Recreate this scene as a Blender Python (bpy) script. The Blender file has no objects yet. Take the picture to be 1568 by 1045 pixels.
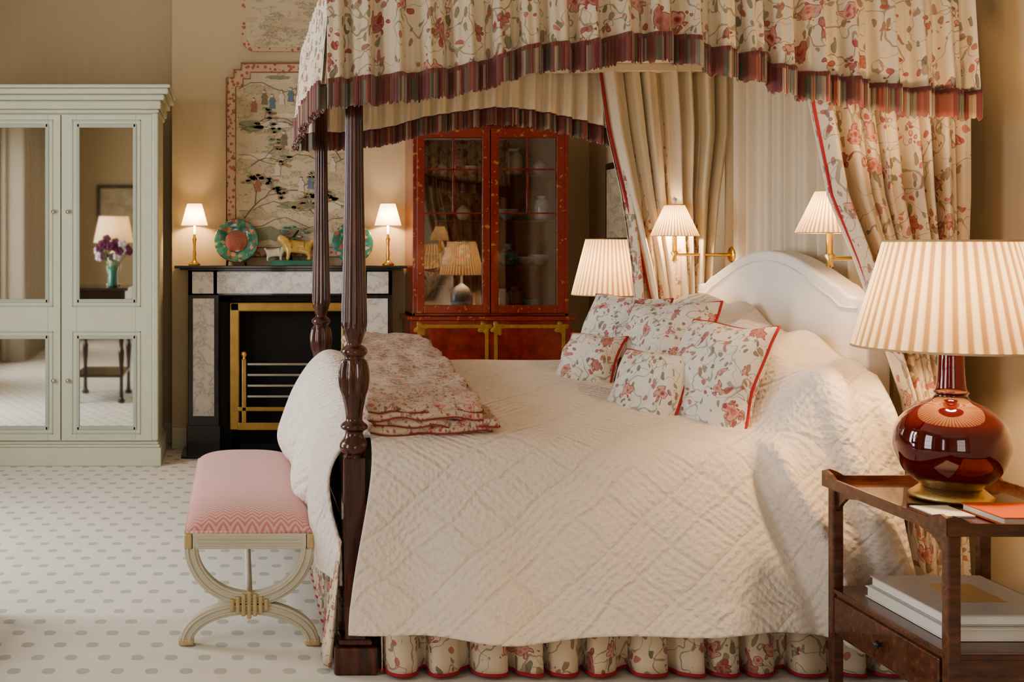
import bpy, bmesh, math, random
from mathutils import Vector, Matrix, noise
random.seed(4)
DT=bpy.data; scene=bpy.context.scene
pi=math.pi
# ---------------------------------------------------------------- helpers
def link(o,parent=None):
    scene.collection.objects.link(o)
    if parent is not None:
        o.parent=parent
        o.matrix_parent_inverse=Matrix.Translation(-Vector(parent.location))
    return o
def empty(name,loc=(0,0,0)):
    e=DT.objects.new(name,None); e.empty_display_size=.1; e.location=loc
    scene.collection.objects.link(e); return e
def mesh_obj(name,verts,faces,mat,parent=None,smooth=True,uvs=None):
    me=DT.meshes.new(name); me.from_pydata([tuple(v) for v in verts],[],faces)
    if mat: me.materials.append(mat)
    if smooth:
        for p in me.polygons: p.use_smooth=True
    if uvs:
        l=me.uv_layers.new(name="UVMap")
        for lp in me.loops: l.data[lp.index].uv=uvs[lp.vertex_index]
    me.update()
    return link(DT.objects.new(name,me),parent)
def surf(name,fn,nu,nv,mat,parent=None,ul=1,vl=1,closeu=False,thick=0,smooth=True):
    vs=[];uv=[];fs=[]
    for j in range(nv+1):
        for i in range(nu+(0 if closeu else 1)):
            u=i/nu; v=j/nv
            vs.append(fn(u,v)); uv.append((u*ul,v*vl))
    w=nu if closeu else nu+1
    for j in range(nv):
        for i in range(nu):
            a=j*w+i; b=j*w+(i+1)%w
            fs.append((a,b,b+w,a+w))
    o=mesh_obj(name,vs,fs,mat,parent,smooth,uv)
    if thick:
        m=o.modifiers.new("s","SOLIDIFY"); m.thickness=thick; m.offset=0
    return o
def boxes(name,lst,mat,parent=None,bevel=.004,seg=2):
    vs=[];fs=[]
    for (x0,x1,y0,y1,z0,z1) in lst:
        b=len(vs)
        vs+=[(x0,y0,z0),(x1,y0,z0),(x1,y1,z0),(x0,y1,z0),(x0,y0,z1),(x1,y0,z1),(x1,y1,z1),(x0,y1,z1)]
        fs+=[tuple(b+k for k in f) for f in ((0,3,2,1),(4,5,6,7),(0,1,5,4),(1,2,6,5),(2,3,7,6),(3,0,4,7))]
    o=mesh_obj(name,vs,fs,mat,parent,False)
    if bevel:
        m=o.modifiers.new("b","BEVEL"); m.width=bevel; m.segments=seg; m.limit_method='ANGLE'; m.use_clamp_overlap=True
    return o
def box(name,x0,x1,y0,y1,z0,z1,mat,parent=None,bevel=.004): return boxes(name,[(x0,x1,y0,y1,z0,z1)],mat,parent,bevel)
def interp(tab,x):
    if x<=tab[0][0]: return tab[0][1:] if len(tab[0])>2 else tab[0][1]
    for a,b in zip(tab,tab[1:]):
        if x<=b[0]:
            t=(x-a[0])/(b[0]-a[0]+1e-9)
            if len(a)>2: return tuple(p+(q-p)*t for p,q in zip(a[1:],b[1:]))
            return a[1]+(b[1]-a[1])*t
    return tab[-1][1:] if len(tab[-1])>2 else tab[-1][1]
def sm(a,b,x):
    t=max(0,min(1,(x-a)/(b-a))); return t*t*(3-2*t)
def smooth_prof(pr,k=4):
    out=[]
    n=len(pr)
    for i in range(n-1):
        p0=pr[max(i-1,0)];p1=pr[i];p2=pr[i+1];p3=pr[min(i+2,n-1)]
        for j in range(k):
            t=j/k
            out.append(tuple(.5*((2*p1[c])+(-p0[c]+p2[c])*t+(2*p0[c]-5*p1[c]+4*p2[c]-p3[c])*t*t+(-p0[c]+3*p1[c]-3*p2[c]+p3[c])*t**3) for c in range(len(p1))))
    out.append(pr[-1]); return out
def lathe(name,prof,loc,mat,parent=None,seg=40,flute=None,M=None,smoothk=0,thick=0):
    if smoothk: prof=smooth_prof(prof,smoothk)
    vs=[];fs=[];uv=[]
    for j,(r,z) in enumerate(prof):
        for i in range(seg):
            a=2*pi*i/seg; rr=max(r,0)
            if flute: rr*=1+flute(a,z)
            v=Vector((-rr*math.sin(a),rr*math.cos(a),z))
            if M: v=M@v
            vs.append(v+Vector(loc)); uv.append((i/seg,z))
    for j in range(len(prof)-1):
        for i in range(seg):
            a=j*seg+i;b=j*seg+(i+1)%seg
            fs.append((a,b,b+seg,a+seg))
    o=mesh_obj(name,vs,fs,mat,parent,True,uv)
    if thick:
        m=o.modifiers.new("s","SOLIDIFY"); m.thickness=thick
    return o
def tube(name,pts,r,mat,parent=None,n=8,closed=False,rect=None):
    pts=[Vector(p) for p in pts]; vs=[];fs=[]
    N=len(pts); up=None
    for i,p in enumerate(pts):
        a=pts[(i-1)%N] if (closed or i>0) else p
        b=pts[(i+1)%N] if (closed or i<N-1) else p
        t=(b-a).normalized()
        if up is None:
            up=Vector((0,0,1)) if abs(t.z)<.9 else Vector((0,1,0))
            if rect: up=Vector(rect[2])
        s=t.cross(up).normalized(); up=s.cross(t).normalized()
        if rect: sec=[(-rect[0],-rect[1]),(rect[0],-rect[1]),(rect[0],rect[1]),(-rect[0],rect[1])]
        else: 
            rr=r[i] if isinstance(r,(list,tuple)) else r
            sec=[(rr*math.cos(2*pi*k/n),rr*math.sin(2*pi*k/n)) for k in range(n)]
        for q in sec: vs.append(p+s*q[0]+up*q[1])
    m=4 if rect else n
    for i in range(N if closed else N-1):
        for k in range(m):
            a=i*m+k;b=i*m+(k+1)%m;c=((i+1)%N)*m+(k+1)%m;d=((i+1)%N)*m+k
            fs.append((a,d,c,b))
    if not closed: fs+= [tuple(range(m)),tuple(range((N-1)*m,N*m))[::-1]]
    o=mesh_obj(name,vs,fs,mat,parent,not rect)
    if rect:
        md=o.modifiers.new("b","BEVEL"); md.width=.004; md.segments=2; md.limit_method='ANGLE'; md.angle_limit=1.0
    return o
def extrude_poly(name,pts,axis,a,b,mat,parent=None,bevel=0):
    def mk(p,q):
        return {'x':(q,p[0],p[1]),'y':(p[0],q,p[1]),'z':(p[0],p[1],q)}[axis]
    n=len(pts); vs=[mk(p,a) for p in pts]+[mk(p,b) for p in pts]
    fs=[tuple(range(n))[::-1],tuple(range(n,2*n))]+[(i,(i+1)%n,n+(i+1)%n,n+i) for i in range(n)]
    o=mesh_obj(name,vs,fs,mat,parent,False)
    bm=bmesh.new(); bm.from_mesh(o.data); bmesh.ops.recalc_face_normals(bm,faces=bm.faces); bm.to_mesh(o.data); bm.free()
    if bevel:
        m=o.modifiers.new("b","BEVEL"); m.width=bevel; m.segments=4; m.limit_method='ANGLE'; m.angle_limit=.9
    return o
# ---------------------------------------------------------------- materials
class G:
    def __init__(s,name):
        s.m=DT.materials.new(name); s.m.use_nodes=True; s.nt=s.m.node_tree
        s.b=s.nt.nodes["Principled BSDF"]; s.out=s.nt.nodes["Material Output"]
    def n(s,t,**kw):
        x=s.nt.nodes.new(t)
        for k,v in kw.items(): setattr(x,k,v)
        return x
    def set(s,sock,v):
        if hasattr(v,'is_output') or isinstance(v,bpy.types.NodeSocket): s.nt.links.new(v,sock)
        elif isinstance(v,(tuple,list)) and len(v)==3 and sock.type=='RGBA': sock.default_value=(*v,1)
        else: sock.default_value=v
    def math(s,op,a,b=None,clamp=False):
        x=s.n("ShaderNodeMath",operation=op); x.use_clamp=clamp
        s.set(x.inputs[0],a)
        if b is not None: s.set(x.inputs[1],b)
        return x.outputs[0]
    def mix(s,f,a,b):
        x=s.n("ShaderNodeMix",data_type='RGBA'); s.set(x.inputs[0],f); s.set(x.inputs[6],a); s.set(x.inputs[7],b); return x.outputs[2]
    def ramp(s,f,stops,const=False):
        x=s.n("ShaderNodeValToRGB"); e=x.color_ramp.elements
        if const: x.color_ramp.interpolation='CONSTANT'
        while len(e)<len(stops): e.new(.5)
        for k,(p,c) in enumerate(stops): e[k].position=p; e[k].color=(*c,1)
        s.set(x.inputs[0],f); return x.outputs[0]
    def co(s,which="Object"): return s.n("ShaderNodeTexCoord").outputs[which]
    def mapping(s,v,sc=(1,1,1),rot=(0,0,0),loc=(0,0,0)):
        x=s.n("ShaderNodeMapping"); s.set(x.inputs[0],v); x.inputs[1].default_value=loc; x.inputs[2].default_value=rot; x.inputs[3].default_value=sc; return x.outputs[0]
    def noise(s,v,scale,detail=2,rough=.5,out="Fac"):
        x=s.n("ShaderNodeTexNoise"); s.set(x.inputs["Vector"],v); x.inputs["Scale"].default_value=scale; x.inputs["Detail"].default_value=detail; x.inputs["Roughness"].default_value=rough
        return x.outputs[0] if out=="Fac" else x.outputs[1]
    def vor(s,v,scale,feature='F1'):
        x=s.n("ShaderNodeTexVoronoi",feature=feature); s.set(x.inputs["Vector"],v); x.inputs["Scale"].default_value=scale; return x
    def sep(s,v):
        x=s.n("ShaderNodeSeparateXYZ"); s.set(x.inputs[0],v); return x.outputs
    def bump(s,h,strength=.3,dist=.01):
        x=s.n("ShaderNodeBump"); x.inputs["Strength"].default_value=strength; x.inputs["Distance"].default_value=dist; s.set(x.inputs["Height"],h); s.nt.links.new(x.outputs[0],s.b.inputs["Normal"]); return x
    def fin(s,col=None,rough=.6,metal=0,coat=0,sheen=0,spec=None):
        if col is not None: s.set(s.b.inputs["Base Color"],col)
        s.set(s.b.inputs["Roughness"],rough); s.b.inputs["Metallic"].default_value=metal
        s.b.inputs["Coat Weight"].default_value=coat; s.b.inputs["Sheen Weight"].default_value=sheen
        if spec is not None: s.b.inputs["Specular IOR Level"].default_value=spec
        return s.m
def plain(name,c,rough=.5,metal=0,coat=0,var=.12,sc=30,bumps=0):
    g=G(name); co=g.co(); n=g.noise(co,sc,3)
    col=g.mix(n,tuple(x*(1-var) for x in c),tuple(min(1,x*(1+var)) for x in c))
    if bumps: g.bump(n,bumps,.003)
    return g.fin(col,rough,metal,coat)
def floral(name,base=(.66,.56,.42),k=1.0,dens=1.0,vinecol=(.18,.13,.08)):
    g=G(name); co=g.co()
    nz=g.noise(co,9*k,2,out="Color")
    vm=g.n("ShaderNodeVectorMath",operation='SCALE'); g.set(vm.inputs[0],nz); vm.inputs["Scale"].default_value=.09/k
    va=g.n("ShaderNodeVectorMath",operation='ADD'); g.set(va.inputs[0],co); g.set(va.inputs[1],vm.outputs[0]); w=va.outputs[0]
    vn=g.noise(w,5.5*k,1); a=g.math('ABSOLUTE',g.math('SUBTRACT',vn,.5)); vine=g.math('LESS_THAN',a,.0075)
    vn2=g.noise(g.mapping(w,loc=(3,1,7)),8*k,1); a2=g.math('ABSOLUTE',g.math('SUBTRACT',vn2,.52)); vine2=g.math('LESS_THAN',a2,.006)
    vine=g.math('MAXIMUM',vine,vine2)
    col=g.mix(g.math('MULTIPLY',vine,.6),base,vinecol)
    v2=g.vor(g.mapping(w,sc=(1,1,.5),rot=(.3,.5,.4)),30*k); r2=g.sep(v2.outputs["Color"])
    near=g.math('LESS_THAN',g.math('MINIMUM',a,a2),.085)
    lm=g.math('MULTIPLY',g.math('MULTIPLY',g.math('LESS_THAN',v2.outputs["Distance"],.35),g.math('GREATER_THAN',r2[0],1-.60*dens)),near)
    col=g.mix(g.math('MULTIPLY',lm,.8),col,g.ramp(r2[1],[(0,(.10,.11,.07)),(.45,(.24,.22,.14)),(.75,(.30,.12,.09)),(1,(.36,.20,.14))]))
    v1=g.vor(w,8.2*k); r1=g.sep(v1.outputs["Color"])
    pet=g.vor(w,38*k)
    dd=g.math('ADD',v1.outputs["Distance"],g.math('MULTIPLY',g.math('SUBTRACT',pet.outputs["Distance"],.4),.34))
    fm=g.math('MULTIPLY',g.math('LESS_THAN',dd,.34),g.math('GREATER_THAN',r1[0],1-.68*dens))
    fc=g.ramp(dd,[(0,(.20,.02,.03)),(.09,(.42,.07,.07)),(.17,(.58,.24,.20)),(.25,(.64,.40,.32)),(.32,(.34,.07,.08))])
    fc=g.mix(g.math('MULTIPLY',g.math('GREATER_THAN',r1[2],.62),.55),fc,(.28,.05,.05))
    col=g.mix(g.math('MULTIPLY',fm,.92),col,fc)
    v3=g.vor(g.mapping(w,loc=(5,5,5)),17*k); r3=g.sep(v3.outputs["Color"])
    bm_=g.math('MULTIPLY',g.math('LESS_THAN',v3.outputs["Distance"],.24),g.math('GREATER_THAN',r3[0],1-.45*dens))
    col=g.mix(g.math('MULTIPLY',bm_,.85),col,g.mix(r3[1],(.32,.05,.05),(.50,.18,.15)))
    return g.fin(col,.85,sheen=.15)
M={}
g=G("carpet_dots"); c=g.sep(g.co()); a_,b_=.125,.14
row=g.math('FLOOR',g.math('DIVIDE',c[1],b_)); off=g.math('MULTIPLY',g.math('MODULO',g.math('ABSOLUTE',row),2.0),.5)
fx=g.math('MULTIPLY',g.math('SUBTRACT',g.math('FRACT',g.math('ADD',g.math('DIVIDE',c[0],a_),off)),.5),a_/.025)
fy=g.math('MULTIPLY',g.math('SUBTRACT',g.math('FRACT',g.math('DIVIDE',c[1],b_)),.5),b_/.030)
fx=g.math('POWER',g.math('ABSOLUTE',fx),2.6); fy=g.math('POWER',g.math('ABSOLUTE',fy),2.6)
d=g.math('ADD',fx,fy)
nn=g.noise(g.co(),60,3); d=g.math('ADD',d,g.math('MULTIPLY',g.math('SUBTRACT',nn,.5),.9))
mask=g.ramp(d,[(.8,(1,1,1)),(1.0,(0,0,0))])
big=g.noise(g.co(),1.2,2)
base=g.mix(big,(.74,.71,.64),(.82,.79,.71))
col=g.mix(g.math('MULTIPLY',mask,.85),base,(.45,.44,.38))
g.bump(g.noise(g.co(),350,2),.35,.003); M['carpet']=g.fin(col,.95,sheen=.2)
g=G("wall_paint"); n=g.noise(g.mapping(g.co(),sc=(1,1,.08)),40,2); col=g.mix(n,(.565,.465,.31),(.62,.52,.355)); M['wall']=g.fin(col,.8)
M['ceiling']=plain("ceiling_paint",(.70,.62,.50),.9,var=.03)
M['trim']=plain("trim_paint",(.66,.62,.50),.5,var=.04)
M['arm']=plain("painted_sage",(.60,.62,.49),.45,var=.05,sc=8)
M['arm2']=plain("painted_sage_dark",(.44,.48,.40),.5,var=.05,sc=8)
M['mirror']=plain("mirror_glass",(.78,.76,.70),.03,1,var=.02)
M['brass']=plain("brass",(.80,.56,.22),.25,1)
M['brassd']=plain("aged_brass",(.48,.33,.13),.32,1,var=.25,sc=12)
M['gilt']=plain("gilt",(.62,.44,.18),.42,1,bumps=.4,sc=120)
M['giltp']=plain("pale_gilt",(.55,.43,.24),.45,.5,var=.2,sc=60)
M['giltd']=plain("painted_gold_line",(.42,.24,.07),.4,.3,var=.5,sc=35)
M['steel']=plain("steel",(.6,.6,.6),.25,1)
M['black']=plain("black_marble",(.018,.016,.018),.15,0,.5)
M['soot']=plain("soot_black",(.012,.010,.010),.8)
g=G("white_marble"); v=g.noise(g.co(),7,6,.65); col=g.ramp(g.math('ABSOLUTE',g.math('SUBTRACT',v,.5)),[(0,(.46,.45,.45)),(.015,(.70,.68,.66)),(.08,(.82,.80,.76))]); M['marble']=g.fin(col,.2,coat=.3)
g=G("mahogany"); cc=g.mapping(g.co(),sc=(14,14,1.3)); n=g.noise(cc,3,5,.6); col=g.ramp(n,[(.3,(.026,.007,.005)),(.55,(.085,.022,.012)),(.75,(.155,.046,.024))]); M['mahog']=g.fin(col,.22,coat=.5)
g=G("walnut_table"); cc=g.mapping(g.co(),sc=(3,14,14)); n=g.noise(cc,3,5,.6); col=g.ramp(n,[(.3,(.045,.012,.007)),(.55,(.11,.034,.016)),(.75,(.17,.058,.027))]); M['walnut']=g.fin(col,.25,coat=.5)
g=G("red_lacquer"); n=g.noise(g.co(),14,5); col=g.ramp(n,[(.3,(.15,.010,.007)),(.6,(.27,.022,.013)),(.8,(.34,.04,.02))]); M['lacq']=g.fin(col,.2,coat=.7)
g=G("red_lacquer_gilt"); n=g.noise(g.co(),40,3); sel=g.math('GREATER_THAN',g.noise(g.co(),30,3),.645); base=g.mix(n,(.20,.016,.010),(.31,.034,.018)); col=g.mix(g.math('MULTIPLY',sel,.75),base,(.46,.24,.07)); M['lacqg']=g.fin(col,.25,coat=.6)
g=G("cabinet_glass"); gl=g.n("ShaderNodeBsdfGlossy"); gl.inputs["Roughness"].default_value=.02; tr=g.n("ShaderNodeBsdfTransparent"); tr.inputs[0].default_value=(.85,.85,.85,1); mx=g.n("ShaderNodeMixShader"); mx.inputs[0].default_value=.16
g.nt.links.new(tr.outputs[0],mx.inputs[1]); g.nt.links.new(gl.outputs[0],mx.inputs[2]); g.nt.links.new(mx.outputs[0],g.out.inputs[0]); M['glass']=g.m
g=G("matelasse_spread"); co=g.co()
nz=g.noise(co,5,1,out="Color"); vm=g.n("ShaderNodeVectorMath",operation='SCALE'); g.set(vm.inputs[0],nz); vm.inputs["Scale"].default_value=.05
va=g.n("ShaderNodeVectorMath",operation='ADD'); g.set(va.inputs[0],co); g.set(va.inputs[1],vm.outputs[0]); w_=va.outputs[0]
sx=g.sep(w_); s1=g.math('ADD',sx[0],g.math('ADD',sx[1],sx[2])); s2=g.math('SUBTRACT',sx[0],g.math('ADD',sx[1],sx[2]))
q1=g.math('PINGPONG',g.math('MULTIPLY',s1,4.5),.5); q2=g.math('PINGPONG',g.math('MULTIPLY',s2,4.5),.5)
dia=g.math('MINIMUM',g.math('MULTIPLY',g.math('MINIMUM',q1,q2),9.0),1.0)
r1_=g.math('PINGPONG',g.math('MULTIPLY',s1,22.5),.5); r2_=g.math('PINGPONG',g.math('MULTIPLY',s2,22.5),.5)
selq=g.math('GREATER_THAN',g.math('SINE',g.math('MULTIPLY',s2,14.1)),0.0)
rr_=g.math('ADD',g.math('MULTIPLY',r1_,selq),g.math('MULTIPLY',r2_,g.math('SUBTRACT',1.0,selq)))
vr=g.vor(w_,55); h=g.math('ADD',g.math('MULTIPLY',vr.outputs["Distance"],.7),g.math('ADD',g.math('MULTIPLY',dia,.55),g.math('MULTIPLY',rr_,.7)))
g.bump(h,.75,.009); col=g.mix(g.noise(co,5,2),(.79,.71,.63),(.84,.765,.685)); M['spread']=g.fin(col,.85,sheen=.2)
M['head']=plain("headboard_linen",(.86,.81,.74),.85,var=.03,bumps=.1,sc=200)
def cloth_trans(name,c,t=.35,stripes=0,c2=None):
    g=G(name); n=g.noise(g.co(),120,2); col=g.mix(n,tuple(x*.95 for x in c),c)
    if stripes:
        u=g.sep(g.co("UV")); f=g.math('FRACT',g.math('MULTIPLY',u[0],stripes)); tri=g.math('MULTIPLY',g.math('PINGPONG',f,.5),2.0)
        col=g.mix(g.ramp(tri,[(.40,(0,0,0)),(.72,(1,1,1))]),col,c2)
    df=g.n("ShaderNodeBsdfDiffuse"); tl=g.n("ShaderNodeBsdfTranslucent"); mx=g.n("ShaderNodeMixShader"); mx.inputs[0].default_value=t
    g.set(df.inputs[0],col); g.set(tl.inputs[0],col); g.nt.links.new(df.outputs[0],mx.inputs[1]); g.nt.links.new(tl.outputs[0],mx.inputs[2]); g.nt.links.new(mx.outputs[0],g.out.inputs[0]); return g.m
M['lining']=cloth_trans("cream_lining",(.90,.80,.63),.15)
M['shade']=cloth_trans("pleated_shade",(.86,.74,.54),.26,44,(.42,.27,.14))
M['shadep']=cloth_trans("card_shade",(.86,.76,.58),.35)
M['shadet']=cloth_trans("shade_binding",(.62,.48,.30),.1)
M['drape']=cloth_trans("window_drape",(.70,.64,.53),.2)
M['floral']=floral("floral_chintz",(.70,.60,.46),k=1.08,dens=1.12)
M['floralc']=floral("floral_cushion_fabric",(.74,.70,.62),1.35,.95,(.15,.18,.13))
M['floralq']=floral("floral_quilt",(.58,.45,.35),2.0,1.45,(.25,.07,.05))
M['pipe']=plain("red_piping",(.42,.04,.05),.7)
M['piped']=plain("quilt_binding",(.30,.05,.04),.8)
g=G("bullion_fringe"); u=g.sep(g.co("UV")); cell=g.math('FLOOR',g.math('MULTIPLY',u[0],120)); wn=g.n("ShaderNodeTexWhiteNoise",noise_dimensions='1D'); g.set(wn.inputs["W"],cell)
col=g.ramp(wn.outputs[0],[(0,(.17,.04,.04)),(.26,(.26,.08,.06)),(.46,(.13,.12,.08)),(.64,(.38,.28,.20)),(.78,(.21,.07,.05)),(.88,(.22,.19,.15))],True)
st=g.math('ABSOLUTE',g.math('SUBTRACT',g.math('FRACT',g.math('MULTIPLY',u[0],120)),.5)); g.bump(st,.8,-.008)
col=g.mix(g.math('LESS_THAN',u[1],.16),col,(.22,.06,.05)); M['fringe']=g.fin(col,.8,sheen=.3)
g=G("pink_herringbone"); c=g.sep(g.co()); tri=g.math('PINGPONG',c[0],.028); ph=g.math('FRACT',g.math('MULTIPLY',g.math('ADD',c[1],g.math('MULTIPLY',tri,1.0)),45)); mk=g.math('LESS_THAN',ph,.5)
col=g.mix(mk,(.58,.25,.23),(.72,.43,.39)); g.bump(mk,.3,.003); M['pink']=g.fin(col,.85,sheen=.3)
M['bench']=plain("cream_grey_paint",(.58,.54,.43),.45,var=.08,sc=15)
M['oxblood']=plain("oxblood_glaze",(.080,.0028,.005),.06,0,1.0,var=.25,sc=6)
M['white']=plain("paper_white",(.80,.79,.75),.6,var=.03)
M['orange']=plain("orange_cover",(.62,.13,.04),.45)
M['grey']=plain("grey_cover",(.45,.46,.47),.4)
g=G("famille_verte"); v=g.vor(g.co(),38); r=g.sep(v.outputs["Color"]); col=g.ramp(r[0],[(0,(.04,.22,.17)),(.4,(.08,.31,.23)),(.6,(.42,.14,.10)),(.75,(.50,.36,.26)),(.9,(.05,.18,.14))],True); M['verte']=g.fin(col,.12,coat=.8)
M['teal']=plain("teal_glaze",(.05,.22,.16),.12,0,.8,var=.3)
M['rose']=plain("rose_glaze",(.40,.13,.10),.12,0,.8,var=.5,sc=60)
M['yellow']=plain("yellow_glaze",(.60,.40,.12),.15,0,.8,var=.3,sc=50)
M['china']=plain("blue_white_china",(.55,.58,.62),.15,0,.8,var=.45,sc=45)
M['ivory']=plain("ivory_china",(.66,.58,.44),.2,0,.6,var=.25,sc=25)
M['leaf']=plain("leaf_green",(.06,.20,.04),.5)
M['purple']=plain("purple_petal",(.13,.012,.06),.6,var=.5)
M['petalw']=plain("white_petal",(.8,.7,.75),.6)
M['dark']=plain("dark_wood",(.035,.018,.012),.25,0,.4)
g=G("chinese_painting"); co=g.co(); n=g.noise(co,3,4); base=g.mix(n,(.54,.45,.31),(.68,.58,.43))
n2=g.noise(g.mapping(co,sc=(1,1,2.2),rot=(0,.5,0)),5,5,.7); base=g.mix(g.math('MULTIPLY',g.math('GREATER_THAN',n2,.55),.45),base,(.40,.38,.25))
n4=g.noise(g.mapping(co,sc=(1,1,2.6),rot=(0,-.4,0),loc=(4,4,4)),6,4,.6); base=g.mix(g.math('MULTIPLY',g.math('GREATER_THAN',n4,.56),.4),base,(.46,.33,.22))
li=g.math('LESS_THAN',g.math('ABSOLUTE',g.math('SUBTRACT',n2,.55)),.012); base=g.mix(g.math('MULTIPLY',li,.6),base,(.22,.19,.12))
n3=g.noise(co,26,5,.8); base=g.mix(g.math('MULTIPLY',g.math('GREATER_THAN',n3,.60),.5),base,(.25,.24,.15)); M['paint']=g.fin(base,.7)
g=G("frame_fretwork"); v=g.vor(g.co(),30); col=g.mix(g.math('GREATER_THAN',v.outputs["Distance"],.38),(.44,.16,.10),(.62,.46,.32)); M['fret']=g.fin(col,.6)
M['ink']=plain("ink_brown",(.25,.20,.13),.7); M['inkgreen']=plain("ink_green",(.28,.29,.18),.7,var=.3); M['inkblue']=plain("ink_blue",(.16,.22,.30),.7); M['inkred']=plain("ink_red",(.40,.18,.12),.7); M['inkpale']=plain("ink_pale",(.68,.61,.49),.7)
def emit(name,c,s):
    g=G(name); e=g.n("ShaderNodeEmission"); e.inputs[0].default_value=(*c,1); e.inputs[1].default_value=s; g.nt.links.new(e.outputs[0],g.out.inputs[0]); return g.m
M['bulb']=emit("bulb_glass",(1,.75,.45),12)
# ---------------------------------------------------------------- lights
WARM=(1,.66,.37)
def point(name,loc,p,parent=None,col=WARM,r=.035):
    l=DT.lights.new(name,'POINT'); l.energy=p; l.color=col; l.shadow_soft_size=r
    o=DT.objects.new(name,l); o.location=loc; link(o,parent); return o
def area(name,loc,rot,sx,sy,p,col):
    l=DT.lights.new(name,'AREA'); l.shape='RECTANGLE'; l.size=sx; l.size_y=sy; l.energy=p; l.color=col
    o=DT.objects.new(name,l); o.location=loc; o.rotation_euler=rot; link(o); return o
# ---------------------------------------------------------------- room
XL,XR,YB,YF,ZC=-3.2,2.75,9.2,-3.2,3.8
box("floor",XL-.2,XR+.2,YF-.2,YB+.2,-.1,0,M['carpet'],bevel=0)
box("ceiling",XL-.2,XR+.2,YF-.2,YB+.2,ZC,ZC+.1,M['ceiling'],bevel=0)
box("wall_right",XR,XR+.2,YF-.2,YB+.2,0,ZC,M['wall'],bevel=0)
boxes("wall_back",[(XL,XR,YB,YB+.2,0,ZC),(-.5,1.3,8.95,YB,0,ZC)],M['wall'],bevel=0)
wins=[(-2.2,-.6),(1.4,3.0),(4.9,6.5)]
wz0,wz1=.5,3.1
L=[(XL-.2,XL,YF,YB,0,wz0),(XL-.2,XL,YF,YB,wz1,ZC)]
ys=[YF]+[v for w in wins for v in w]+[YB]
for a,b in zip(ys[0::2],ys[1::2]): L.append((XL-.2,XL,a,b,wz0,wz1))
boxes("wall_left",L,M['wall'],bevel=0)
fw=(-.3,1.7)  # opening for the added fill window behind the camera
boxes("wall_front",[(XL,XR,YF-.2,YF,0,wz0),(XL,XR,YF-.2,YF,wz1,ZC),(XL,fw[0],YF-.2,YF,wz0,wz1),(fw[1],XR,YF-.2,YF,wz0,wz1)],M['wall'],bevel=0)
k=1
for (a,b) in wins:
    fr=[(XL-.12,XL-.06,a,a+.06,wz0,wz1),(XL-.12,XL-.06,b-.06,b,wz0,wz1),(XL-.12,XL-.06,a,b,wz0,wz0+.06),(XL-.12,XL-.06,a,b,wz1-.06,wz1)]
    for t in (.33,.66): fr.append((XL-.11,XL-.08,a+(b-a)*t-.012,a+(b-a)*t+.012,wz0,wz1))
    for t in (.25,.5,.75): fr.append((XL-.11,XL-.08,a,b,wz0+(wz1-wz0)*t-.015,wz0+(wz1-wz0)*t+.015))
    boxes("window_%d"%k,fr,M['trim'],bevel=.004)
    area("daylight_%d"%k,(XL-.14,(a+b)/2,(wz0+wz1)/2),(0,-pi/2,0),wz1-wz0-.1,b-a-.1,(50,70,135)[k-1],(.95,.97,1)); k+=1
a,b=fw
fr=[(a,a+.06,YF-.12,YF-.06,wz0,wz1),(b-.06,b,YF-.12,YF-.06,wz0,wz1),(a,b,YF-.12,YF-.06,wz0,wz0+.06),(a,b,YF-.12,YF-.06,wz1-.06,wz1)]
for t in (.33,.66): fr.append((a+(b-a)*t-.012,a+(b-a)*t+.012,YF-.11,YF-.08,wz0,wz1))
for t in (.25,.5,.75): fr.append((a,b,YF-.11,YF-.08,wz0+(wz1-wz0)*t-.015,wz0+(wz1-wz0)*t+.015))
boxes("window_4",fr,M['trim'])  # made-up window, unseen, added to carry the frontal fill
area("daylight_4",((a+b)/2,YF-.14,(wz0+wz1)/2),(pi/2,0,0),b-a-.1,wz1-wz0-.1,45,(1,.88,.76))  # added fill light for camera-facing surfaces, not a known source
def drape(name,y0,y1,x,amp=.07,dens=9):
    e=empty(name,(x,(y0+y1)/2,0)); n=max(4,int((y1-y0)*dens))
    surf("cloth",lambda u,v:(x+amp*math.sin(2*pi*n*u+.5*math.sin(5*u))+.02*math.sin(9*u+2),y0+(y1-y0)*u,.02+3.3*v),n*16,4,M['drape'],e,thick=.004)
    tube("pole",[(x,y0-.05,3.36),(x,y1+.05,3.36)],.02,M['brass'],e)
drape("window_curtain",-3.05,-1.9,XL+.26,.15,5); drape("window_curtain",-1.0,1.1,XL+.26,.15,5)
drape("window_curtain",2.9,3.5,XL+.14)
drape("window_curtain",4.35,4.98,XL+.14); drape("window_curtain",6.42,6.95,XL+.14)
boxes("baseboard_back",[(-.5,-.37,8.93,8.95,0,.16),(1.16,1.3,8.93,8.95,0,.16),(1.3,XR,YB-.02,YB,0,.16),(XL,-.5,YB-.02,YB,0,.16)],M['trim'])
box("baseboard_right",XR-.02,XR,YF,YB-.02,0,.16,M['trim'])
box("baseboard_left",XL,XL+.02,YF,YB-.02,0,.16,M['trim'])
for (px,pz,w_,h_) in ((-1.1,2.1,.5,.6),(-2.0,2.1,.7,.9)):
    e=empty("framed_print",(px,YF+.02,pz)); boxes("frame",[(px-w_/2,px+w_/2,YF+.002,YF+.03,pz-h_/2,pz+h_/2)],M['dark'],e,.005); boxes("print",[(px-w_/2+.06,px+w_/2-.06,YF+.028,YF+.035,pz-h_/2+.06,pz+h_/2-.06)],M['paint'],e,0)
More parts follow.
